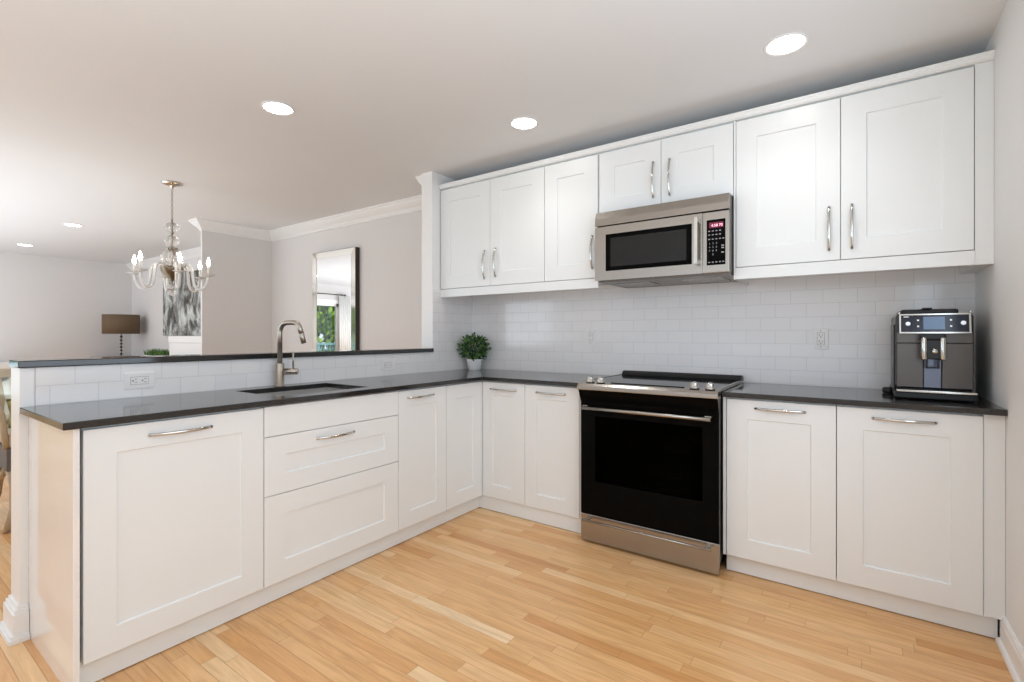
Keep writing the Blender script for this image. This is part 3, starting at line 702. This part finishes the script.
# ------------------------------------------------------------------ outlets
def outlet(label, c, wall, horiz=False):
    """c = centre on the tile face; wall 'y' faces -y, 'x' faces +x"""
    t = thing('outlet', label, 'outlet', c)
    def bx(name, m, u0, u1, v0, v1, d0, d1, par, bev=0):
        if horiz: u0, u1, v0, v1 = v0, v1, u0, u1
        if wall == 'y': mb = MB().box(c[0]+u0, c[0]+u1, c[1]-d1, c[1]-d0, c[2]+v0, c[2]+v1, bev=bev)
        else: mb = MB().box(c[0]+d0, c[0]+d1, c[1]+u0, c[1]+u1, c[2]+v0, c[2]+v1, bev=bev)
        return mb.build(name, m, par)
    bx('plate', 'white_plastic', -.036, .036, -.059, .059, .0003, .0055, t, .0015)
    rc = bx('receptacle', 'white_plastic', -.0165, .0165, -.0335, .0335, .0057, .0072, t, .0006)
    mb = MB()
    for s in (-1, 1):
        for (u0, u1, v0, v1) in ((-.0085, -.0065, s*.018-.001, s*.018+.008), (.0060, .0080, s*.018-.001, s*.018+.007), (-.0028, .0028, s*.018-.0105, s*.018-.0055)):
            a = (u0, u1, v0, v1)
            if horiz: a = (v0, v1, u0, u1)
            if wall == 'y': mb.box(c[0]+a[0], c[0]+a[1], c[1]-.0076, c[1]-.0073, c[2]+a[2], c[2]+a[3])
            else: mb.box(c[0]+.0073, c[0]+.0076, c[1]+a[0], c[1]+a[1], c[2]+a[2], c[2]+a[3])
    for s in (-1, 1):
        if wall == 'y': mb.box(c[0]-.0022, c[0]+.0022, c[1]-.0060, c[1]-.0057, c[2]+s*.045-.0022, c[2]+s*.045+.0022)
    mb.build('slots', 'slot_dark', rc)
    bx('gasket', 'slot_dark', -.0175, .0175, -.0345, .0345, .0053, .00575, t)
    return t
outlet('white outlet on the tile left of the range', (1.118, -.006, 1.185), 'y')
outlet('white outlet on the tile between the range and the coffee machine', (2.532, -.006, 1.181), 'y')
outlet('white outlet on the half wall near the open end of the peninsula', (.006, -2.385, .993), 'x', True)
outlet('white outlet on the half wall right of the faucet', (.006, -.930, .993), 'x', True)

# ------------------------------------------------------------------ potted plant
pc = Vector((.125, -.125, ZT))
t = thing('potted_plant', 'small round green topiary in a white pot in the counter corner', 'plant', pc)
MB().lathe([(.050, 0), (.053, .004), (.066, .076), (.068, .088), (.064, .089), (.060, .079), (0, .079)], pc, 28).build('pot', 'white_ceramic', t)
MB().lathe([(.0595, .0795), (.03, .083), (0, .084)], pc, 16, cap=False).build('soil', 'soil', t)
st = MB()
for k in range(7):
    a = k*2*PI/7; st.tube([(pc.x+.008*math.cos(a), pc.y+.008*math.sin(a), pc.z+.078), (pc.x+.05*math.cos(a), pc.y+.05*math.sin(a), pc.z+.16)], .002, 6)
st.build('stem', 'stem_brown', t)
def leaves(mb, c, R, n, L, W, rng, sq=(1, 1, 1), clampx=None, clampy=None, shell=.55, n_mi=2):
    for _ in range(n):
        u = rng.uniform(-1, 1); a = rng.uniform(0, 2*PI); s = math.sqrt(1-u*u)
        dv = Vector((s*math.cos(a), s*math.sin(a), u)); rr = R*(shell+(1-shell)*rng.random()**.6)*(1+.07*math.sin(5*a)+.06*rng.uniform(-1, 1))
        p = Vector((c[0]+dv.x*rr*sq[0], c[1]+dv.y*rr*sq[1], c[2]+dv.z*rr*sq[2]))
        d_ = (dv + Vector((rng.uniform(-1, 1), rng.uniform(-1, 1), rng.uniform(-.5, 1)))*.7).normalized()
        sd = d_.cross(Vector((rng.uniform(-1, 1), rng.uniform(-1, 1), rng.uniform(-1, 1)))).normalized(); nm = d_.cross(sd)
        l = L*rng.uniform(.7, 1.25); w_ = W*rng.uniform(.75, 1.2)
        P = [p, p+d_*l*.3+sd*w_*.42+nm*l*.04, p+d_*l*.65+sd*w_*.45+nm*l*.03, p+d_*l-nm*l*.06, p+d_*l*.65-sd*w_*.45+nm*l*.03, p+d_*l*.3-sd*w_*.42+nm*l*.04]
        if clampx is not None:
            for q in P: q.x = max(q.x, clampx)
        if clampy is not None:
            for q in P: q.y = min(q.y, clampy)
        m0 = p+d_*l*.33; m1 = p+d_*l*.66
        if clampx is not None: m0.x = max(m0.x, clampx); m1.x = max(m1.x, clampx)
        if clampy is not None: m0.y = min(m0.y, clampy); m1.y = min(m1.y, clampy)
        V = [mb.bm.verts.new(q) for q in P]; M0 = mb.bm.verts.new(m0); M1 = mb.bm.verts.new(m1)
        mi = 0 if rng.random() < .72 else 1
        for f in ((V[0], V[1], M0), (V[1], V[2], M1, M0), (V[2], V[3], M1), (V[3], V[4], M1), (V[4], V[5], M0, M1), (V[5], V[0], M0)):
            g = mb.bm.faces.new(f); g.material_index = mi; g.smooth = True
mb = MB(); rg = random.Random(3)
leaves(mb, (pc.x, pc.y, pc.z+.182), .112, 680, .030, .017, rg, sq=(1, 1, .92), clampx=.011, clampy=-.011, shell=.35)
mb.build('foliage', ['leaf_green', 'leaf_light'], t)

# ------------------------------------------------------------------ recessed lights
def can(label, x, y):
    t = thing('recessed_light', label, 'ceiling light', (x, y, ZC), 'recessed ceiling lights')
    MB().lathe([(.072, -.001), (.086, -.0005), (.088, -.004), (.084, -.006), (.074, -.005), (.072, -.001)], (x, y, ZC), 36, cap=False).build('trim_ring', 'trim_paint', t)
    MB().lathe([(.0725, -.001), (.06, -.0018), (0, -.0022)], (x, y, ZC), 36, cap=False).build('lens', 'can_lens', t)
    lamp('recessed_light_beam', 'SPOT', (x, y, ZC-.012), (0, 0, 0), 9.5, (.97, .97, .97), spot_size=math.radians(125), spot_blend=.9, shadow_soft_size=.06)
can('round recessed ceiling light above the sink, largest left of centre', .041, -1.748)
can('round recessed ceiling light at top right of the photo, above the large wall cabinet', 2.442, -.787)
can('round recessed ceiling light in the middle of the kitchen ceiling, near the wall cabinets', 1.062, -.789)
can('small recessed ceiling light left of the chandelier, the nearer of two', -4.71, -1.551)
can('small recessed ceiling light at the far left, beside the end wall', -6.903, -1.572)
can('recessed ceiling light seen only in the mirror, over the patio door end', -6.646, -3.098)

# ------------------------------------------------------------------ chandelier
hx_, hy_ = -1.991, -1.533
t = thing('chandelier', 'six-arm clear glass chandelier with lit candle bulbs', 'chandelier', (hx_, hy_, 1.53))
H = lambda z: (hx_, hy_, z)
MB().lathe([(.078, 0), (.078, -.004), (.07, -.012), (.045, -.02), (.025, -.028), (.014, -.034), (.008, -.05), (0, -.05)], H(ZC-.0002), 32).build('canopy', 'chrome', t)
ch = MB(); z = ZC-.046; k = 0
while z > 2.165:
    L_ = .03; pts = []
    for i in range(13):
        a = 2*PI*i/12; u_, v_ = .007*math.cos(a), .016*math.sin(a)
        pts.append((hx_+(u_ if k % 2 else 0), hy_+(0 if k % 2 else u_), z-.014+v_))
    ch.tube(pts, .0022, 6); z -= .0245; k += 1
ch.build('chain', 'brushed_nickel', t)
MB().tube([H(2.172), H(1.62)], .006, 10).build('rod', 'brushed_nickel', t)
MB().ball(H(2.105), .056, 20, sz=.72).build('glass_ball', 'crystal', t, smooth=True)
MB().lathe([(.012, 0), (.018, .006), (.012, .012)], H(2.052), 16).build('collar', 'brushed_nickel', t)
MB().ball(H(1.988), .053, 20).build('glass_ball', 'crystal', t, smooth=True)
bd = MB()
for i in range(10): bd.ball((hx_+.035*math.cos(i*PI/5), hy_+.035*math.sin(i*PI/5), 1.925), .0095, 8)
bd.lathe([(.03, -.012), (.044, -.012), (.044, -.009), (.03, -.009)], H(1.925), 20).build('bead_ring', 'brushed_nickel', t)
MB().lathe([(.03, 1.908), (.055, 1.900), (.074, 1.876), (.080, 1.845), (.076, 1.81), (.066, 1.775)], (hx_, hy_, 0), 28, cap=True).build('glass_bowl', 'crystal', t, smooth=True)
MB().lathe([(.082, 1.774), (.084, 1.765), (.078, 1.735), (.058, 1.70), (.030, 1.678), (.014, 1.668), (.010, 1.655), (0, 1.655)], (hx_, hy_, 0), 28).build('hub', 'bronze', t, smooth=True)
MB().lathe([(.010, 1.654), (.016, 1.645), (.010, 1.632), (.026, 1.622), (.040, 1.606), (.026, 1.592), (.012, 1.586), (.020, 1.578), (.034, 1.556), (.022, 1.538), (0, 1.53)], (hx_, hy_, 0), 20).build('finial', 'crystal', t, smooth=True)
RA = .27
for k in range(6):
    th = math.radians(51 + 60*k); dv = Vector((math.cos(th), math.sin(th), 0))
    P = lambda r, z: (hx_+dv.x*r, hy_+dv.y*r, z)
    ctl = [(.070, 1.765), (.090, 1.790), (.112, 1.796), (.134, 1.782), (.148, 1.74), (.154, 1.69), (.162, 1.635), (.182, 1.600), (.208, 1.588), (.234, 1.600), (.255, 1.634), (.266, 1.672), (RA, 1.70)]
    sm = []
    for i in range(len(ctl)-1):
        p0, p1, p2, p3 = ctl[max(i-1, 0)], ctl[i], ctl[i+1], ctl[min(i+2, len(ctl)-1)]
        for q in range(3):
            u_ = q/3
            f = lambda a, b_, c, d_: .5*((2*b_)+(-a+c)*u_+(2*a-5*b_+4*c-d_)*u_*u_+(-a+3*b_-3*c+d_)*u_**3)
            sm.append(P(f(p0[0], p1[0], p2[0], p3[0]), f(p0[1], p1[1], p2[1], p3[1])))
    sm.append(P(*ctl[-1]))
    arm = MB().tube(sm, .0115, 10).build('arm', 'crystal_arm', t, smooth=True)
    MB().lathe([(.012, 1.7005), (.046, 1.712), (.050, 1.716), (.046, 1.7155), (.012, 1.7065)], P(RA, 0), 24, cap=False).build('drip_dish', 'crystal_arm', arm, smooth=True)
    MB().lathe([(.012, 1.707), (.014, 1.712), (.012, 1.722), (.0105, 1.722)], P(RA, 0), 16).build('candle_cup', 'brushed_nickel', arm)
    MB().lathe([(.0095, 1.7225), (.0095, 1.785), (.008, 1.787)], P(RA, 0), 14).build('candle', 'candle_cream', arm)
    MB().lathe([(.007, 1.7875), (.0135, 1.802), (.015, 1.815), (.010, 1.838), (.004, 1.858), (0, 1.866)], P(RA, 0), 14).build('bulb', 'bulb_glow', arm, smooth=True)

# ------------------------------------------------------------------ mirror
q0, q1, zt_, zb_ = -2.272, -1.523, 2.113, .55
t = thing('wall_mirror', 'tall rectangular mirror with dark edges hanging on the dining room wall', 'mirror', ((q0+q1)/2, -.02, zb_))
MB().box(q0, q1, -.049, -.0005, zb_, zt_).build('backing_frame', 'espresso_wood', t)
fm = MB(); wv = .068
def strip(a, b_, c, d_):
    # outer pair a,b at the outside edge (proud), inner pair c,d sunk
    fm.quad((a[0], -.0535, a[1]), (b_[0], -.0535, b_[1]), (c[0], -.0505, c[1]), (d_[0], -.0505, d_[1]))
    fm.quad((a[0], -.0492, a[1]), (d_[0], -.0492, d_[1]), (c[0], -.0492, c[1]), (b_[0], -.0492, b_[1]))
    for p, q, dp, dq in ((a, b_, -.0535, -.0535), (b_, c, -.0535, -.0505), (c, d_, -.0505, -.0505), (d_, a, -.0505, -.0535)):
        fm.quad((p[0], dp, p[1]), (p[0], -.0492, p[1]), (q[0], -.0492, q[1]), (q[0], dq, q[1]))
e_ = .004
o0, o1, oz0_, oz1_ = q0+e_, q1-e_, zb_+e_, zt_-e_
g_ = .0008
strip((o0, oz0_), (o0, oz1_), (o0+wv-g_, oz1_-wv), (o0+wv-g_, oz0_+wv))
strip((o1, oz1_), (o1, oz0_), (o1-wv+g_, oz0_+wv), (o1-wv+g_, oz1_-wv))
strip((o0+.002, oz1_), (o1-.002, oz1_), (o1-wv-.002, oz1_-wv+g_), (o0+wv+.002, oz1_-wv+g_))
strip((o1-.002, oz0_), (o0+.002, oz0_), (o0+wv+.002, oz0_+wv-g_), (o1-wv-.002, oz0_+wv-g_))
fm.build('mirrored_frame', 'mirror_frame_glass', t)
MB().box(o0+wv+.0005, o1-wv-.0005, -.0515, -.0492, oz0_+wv+.0005, oz1_-wv-.0005).build('mirror_pane', 'mirror_glass', t)

t.rotation_euler = (0, 0, .016); t.location.y -= .0072

# ------------------------------------------------------------------ far end of the dining room
t = thing('sideboard', 'long low brown sideboard along the far wall under the painting', 'sideboard', (-6.3, -.33, 0))
MB().box(-7.94, -3.9, -.60, -.03, .80, .832, bev=.003).build('top', 'console_wood', t)
MB().box(-7.88, -4.21, -.57, -.035, .12, .7995).build('body', 'console_wood', t)
for k in range(4):
    x0 = -7.87 + k*.913
    d = MB().box(x0+.004, x0+.908, -.59, -.571, .13, .79, bev=.002).build('door', 'console_wood', t)
    MB().lathe([(.006, 0), (.006, -.012), (.012, -.016), (.010, -.022), (0, -.023)], (x0+(.84 if k % 2 == 0 else .07), -.5905, .5), 12, axis='y').build('knob', 'brushed_nickel', d)
for x in (-7.82, -4.27):
    for y in (-.54, -.07): MB().box(x-.03, x+.03, y-.025, y+.025, 0, .1195).build('leg', 'console_wood', t)
lx, ly, lz = -7.40, -.325, .832
t = thing('table_lamp', 'table lamp with a brown drum shade on the sideboard', 'lamp', (lx, ly, lz))
MB().lathe([(.25, 1.226), (.252, 1.226), (.252, 1.545), (.25, 1.545), (.248, 1.545), (.248, 1.226)], (lx, ly, 0), 40, cap=False).build('lamp_shade', 'shade_brown', t)
MB().lathe([(.07, 0), (.07, .012), (.02, .018), (.012, .024)], (lx, ly, lz+.0003), 24).build('base', 'brushed_nickel', t)
for k in range(6):
    z = lz+.055+k*.058
    MB().ball((lx, ly, z), .020, 14, sz=.85).build('bead', 'espresso_wood', t, smooth=True)
    MB().lathe([(.010, -.011), (.015, 0), (.010, .011)], (lx, ly, z+.029), 12).build('bead_collar', 'chrome', t)
MB().tube([(lx, ly, lz+.02), (lx, ly, 1.50)], .006, 8).tube([(lx-.248, ly, 1.50), (lx+.248, ly, 1.50)], .003, 6).tube([(lx, ly-.248, 1.50), (lx, ly+.248, 1.50)], .003, 6).build('stem', 'brushed_nickel', t)
px_, py_ = -5.70, -.36
t = thing('grass_planter', 'long low white planter of green grass on the sideboard', 'plant', (px_, py_, .832))
MB().box(px_-.36, px_+.40, py_-.09, py_-.078, .8325, .905).box(px_-.36, px_+.40, py_+.078, py_+.09, .8325, .905).box(px_-.36, px_-.348, py_-.078, py_+.078, .8325, .905).box(px_+.388, px_+.40, py_-.078, py_+.078, .8325, .905).box(px_-.348, px_+.388, py_-.078, py_+.078, .8325, .89).build('planter_box', 'white_ceramic', t)
gm = MB(); rg = random.Random(8)
for k in range(520):
    x = px_+rg.uniform(-.34, .38); y = py_+rg.uniform(-.07, .07); h_ = rg.uniform(.05, .125); lx_, ly_ = rg.uniform(-.06, .06), rg.uniform(-.06, .03); w_ = .006
    a = rg.uniform(0, PI); ux, uy = w_*math.cos(a), w_*math.sin(a)
    v = [gm.bm.verts.new(p) for p in ((x-ux, y-uy, .885), (x+ux, y+uy, .885), (x+lx_*.4+ux*.8, y+ly_*.4+uy*.8, .89+h_*.6), (x+lx_*.4-ux*.8, y+ly_*.4-uy*.8, .89+h_*.6), (x+lx_, y+ly_, .89+h_))]
    mi = 0 if rg.random() < .4 else 1
    gm.bm.faces.new((v[0], v[1], v[2], v[3])).material_index = mi; gm.bm.faces.new((v[3], v[2], v[4])).material_index = mi
gm.build('grass', ['leaf_green', 'leaf_light'], t)
t = thing('storage_box', 'white box standing on a dark tray on the sideboard below the painting', 'box', (-4.6, -.3, .86))
MB().box(-5.11, -4.06, -.44, -.16, .8595, 1.10, bev=.004).build('box_body', 'white_ceramic', t)
MB().box(-5.12, -4.05, -.45, -.15, 1.1005, 1.19, bev=.004).build('lid', 'white_ceramic', t)
tag(MB().box(-4.78, -4.04, -.57, -.13, .8325, .859, bev=.003).build('tray', 'espresso_wood'), 'dark tray under the white box on the sideboard', 'tray')
t = thing('painting', 'unframed abstract canvas in black, grey and white beside the short wall', 'painting', (-5.76, -.02, 1.19))
MB().box(-6.49, -4.95, -.038, -.001, 1.195, 2.16, bev=.002).build('canvas', 'abstract_paint', t)

# white table against the far wall and the armchair, glimpsed left of the half wall
t = thing('side_table', 'white table against the far wall, glimpsed past the end of the bar', 'table', (-7.6, -2.2, 0))
MB().box(-7.95, -7.45, -2.90, -1.60, .70, .795, bev=.003).build('tabletop', 'trim_paint', t)
for y in (-2.86, -1.64):
    for x in (-7.91, -7.49): MB().box(x-.038, x+.038, y-.038, y+.038, 0, .6995, bev=.002).build('leg', 'trim_paint', t)
ax, ay = -1.80, -2.30
t = thing('armchair', 'light wood armchair with a beige seat, half hidden behind the end of the half wall', 'chair', (ax, ay, 0))
MB().box(ax-.27, ax+.27, ay-.27, ay+.27, .505, .60, bev=.03).build('seat', 'beige_fabric', t)
MB().box(ax-.28, ax+.28, ay-.28, ay+.28, .37, .5045, bev=.006).build('seat_frame', 'grey_wood', t)
for sx in (-1, 1):
    for sy in (-1, 1):
        MB().tube([(ax+sx*.25, ay+sy*.25, .372), (ax+sx*.235, ay+sy*.235, .26), (ax+sx*.245, ay+sy*.245, .12), (ax+sx*.28, ay+sy*.28, .0)], [.03, .026, .021, .018], 12).build('leg', 'tan_wood', t, smooth=True)
for s in (-1, 1):
    MB().tube([(ax+.24, ay+s*.27, .50), (ax+.25, ay+s*.285, .60), (ax+.20, ay+s*.29, .70), (ax+.05, ay+s*.285, .735), (ax-.25, ay+s*.27, .78)], [.018, .017, .02, .02, .016], 10).build('arm', 'tan_wood', t, smooth=True)
    MB().tube([(ax+s*.20, ay-.27, .37), (ax+s*.10, ay-.275, .31), (ax, ay-.275, .295)], [.02, .016, .014], 8).build('brace', 'tan_wood', t, smooth=True)
MB().prism([(ax-.27, .605), (ax-.20, .605), (ax-.27, .97), (ax-.33, .97)], ay-.25, ay+.25, 'y').build('backrest', 'beige_fabric', t, bev=.012)
def cushion(name, label, c, w_, h_, th, m, tilt):
    mb = MB(); n = 10; V = {}
    for side in (-1, 1):
        for i in range(n+1):
            for j in range(n+1):
                u_, v_ = -1+2*i/n, -1+2*j/n
                e = max(0, (1-u_**4)*(1-v_**4))**.5
                V[(side, i, j)] = mb.bm.verts.new((side*th/2*e, u_*w_/2*(1-.06*(1-abs(v_))), v_*h_/2*(1-.06*(1-abs(u_)))))
        for i in range(n):
            for j in range(n): mb.bm.faces.new((V[(side, i, j)], V[(side, i+1, j)], V[(side, i+1, j+1)], V[(side, i, j+1)])).smooth = True
    o = mb.build(name, m); o.location = c; o.rotation_euler = (0, tilt, 0)
    return tag(o, label, 'cushion')
cushion('throw_cushion', 'olive green cushion on the armchair seat', (ax+.03, ay-.02, .696), .44, .19, .10, 'olive_fabric', -.3)
cushion('throw_cushion', 'pale patterned cushion leaning on the armchair back', (ax-.175, ay-.02, .77), .42, .30, .08, 'pale_fabric', -.2)

# curtain and rod at the patio door
rod = thing('curtain_rod', 'dark curtain rod above the patio door, seen in the mirror', 'curtain rod', (XL+.08, -3.7, 2.23))
MB().tube([(XL+.08, -4.84, 2.23), (XL+.08, -2.5, 2.23)], .012, 12).build('pole', 'rod_bronze', rod, smooth=True)
for y in (-4.86, -2.48): MB().ball((XL+.08, y, 2.23), .024, 12).build('finial', 'rod_bronze', rod, smooth=True)
for y in (-4.80, -2.54): MB().tube([(XL+.0005, y, 2.23), (XL+.08, y, 2.23)], .008, 8).build('bracket', 'rod_bronze', rod)
cu = MB(); n = 60; A = []
for i in range(n+1):
    y = -5.02 + .34*i/n; x = XL+.085+.022*math.sin(i/n*2*PI*5.5)
    A.append([(x, y, .02), (x*.5+(XL+.085)*.5, y, 2.215)])
for i in range(n):
    cu.quad(A[i][0], A[i+1][0], A[i+1][1], A[i][1]).smooth = True
co = cu.build('curtain', 'curtain_white'); tag(co, 'white curtain panel at the side of the patio door, seen in the mirror', 'curtain')
sdm = co.modifiers.new('thickness', 'SOLIDIFY'); sdm.thickness = .003

# outside: lawn, deck rail, trees
struct(MB().box(-45, XL-.1, -30, 20, -.9, -.7).build('ground', 'grass_outside'), 'green lawn outside the patio door', 'lawn')
struct(MB().box(-10.8, XL-.11, -8, 0, -.7, -.06).build('deck', 'deck_wood'), 'wooden deck outside the patio door', 'deck')
t = thing('deck_railing', 'teal deck railing beyond the patio door', 'railing', (-10.6, -4, -.06))
MB().box(-10.66, -10.54, -7.9, -.1, .90, .96).build('top_rail', 'deck_teal', t); MB().box(-10.63, -10.57, -7.9, -.1, .04, .10).build('bottom_rail', 'deck_teal', t)
for k in range(5): MB().box(-10.65, -10.55, -7.9+k*1.92, -7.8+k*1.92, -.06, .8995).build('post', 'deck_teal', t)
bl = MB()
for k in range(72): bl.box(-10.615, -10.585, -7.76+k*.106, -7.73+k*.106, .1005, .8995)
tag(bl.build('balusters', 'deck_teal', t), kind='stuff')
def tree(label, x, y, h_, R, n, ms, seed):
    t = thing('tree', label, 'tree', (x, y, -.7), 'trees outside')
    MB().tube([(x, y, -.7), (x+.05, y, h_*.35), (x-.05, y+.1, h_*.8)], [.16, .12, .06], 10).build('trunk', 'bark', t, smooth=True)
    mb = MB(); rg = random.Random(seed)
    for _ in range(7):
        c = (x+rg.uniform(-.5, .5)*R, y+rg.uniform(-.6, .6)*R, h_*rg.uniform(.35, 1.0))
        leaves(mb, c, R*.55, n//7, .30, .2, rg, shell=.25)
    mb.build('foliage', ms, t)
tree('bushy green tree outside, reflected at the left of the mirror', -15.0, -4.6, 3.6, 1.7, 2400, ['tree_leaf', 'tree_leaf_dark'], 1)
tree('bright yellow-green tree outside, reflected in the middle of the mirror', -14.2, -9.0, 3.2, 1.6, 2400, ['tree_leaf', 'tree_leaf_dark'], 2)
tree('dark green tree outside behind the brighter trees', -20.0, -10.0, 4.5, 2.6, 2600, ['tree_leaf_dark', 'tree_leaf'], 4)

# sampling comfort
sc.cycles.max_bounces = 10; sc.cycles.diffuse_bounces = 5; sc.cycles.glossy_bounces = 5; sc.cycles.transmission_bounces = 8; sc.cycles.transparent_max_bounces = 12
sc.cycles.caustics_reflective = False; sc.cycles.caustics_refractive = False; sc.cycles.sample_clamp_indirect = 6
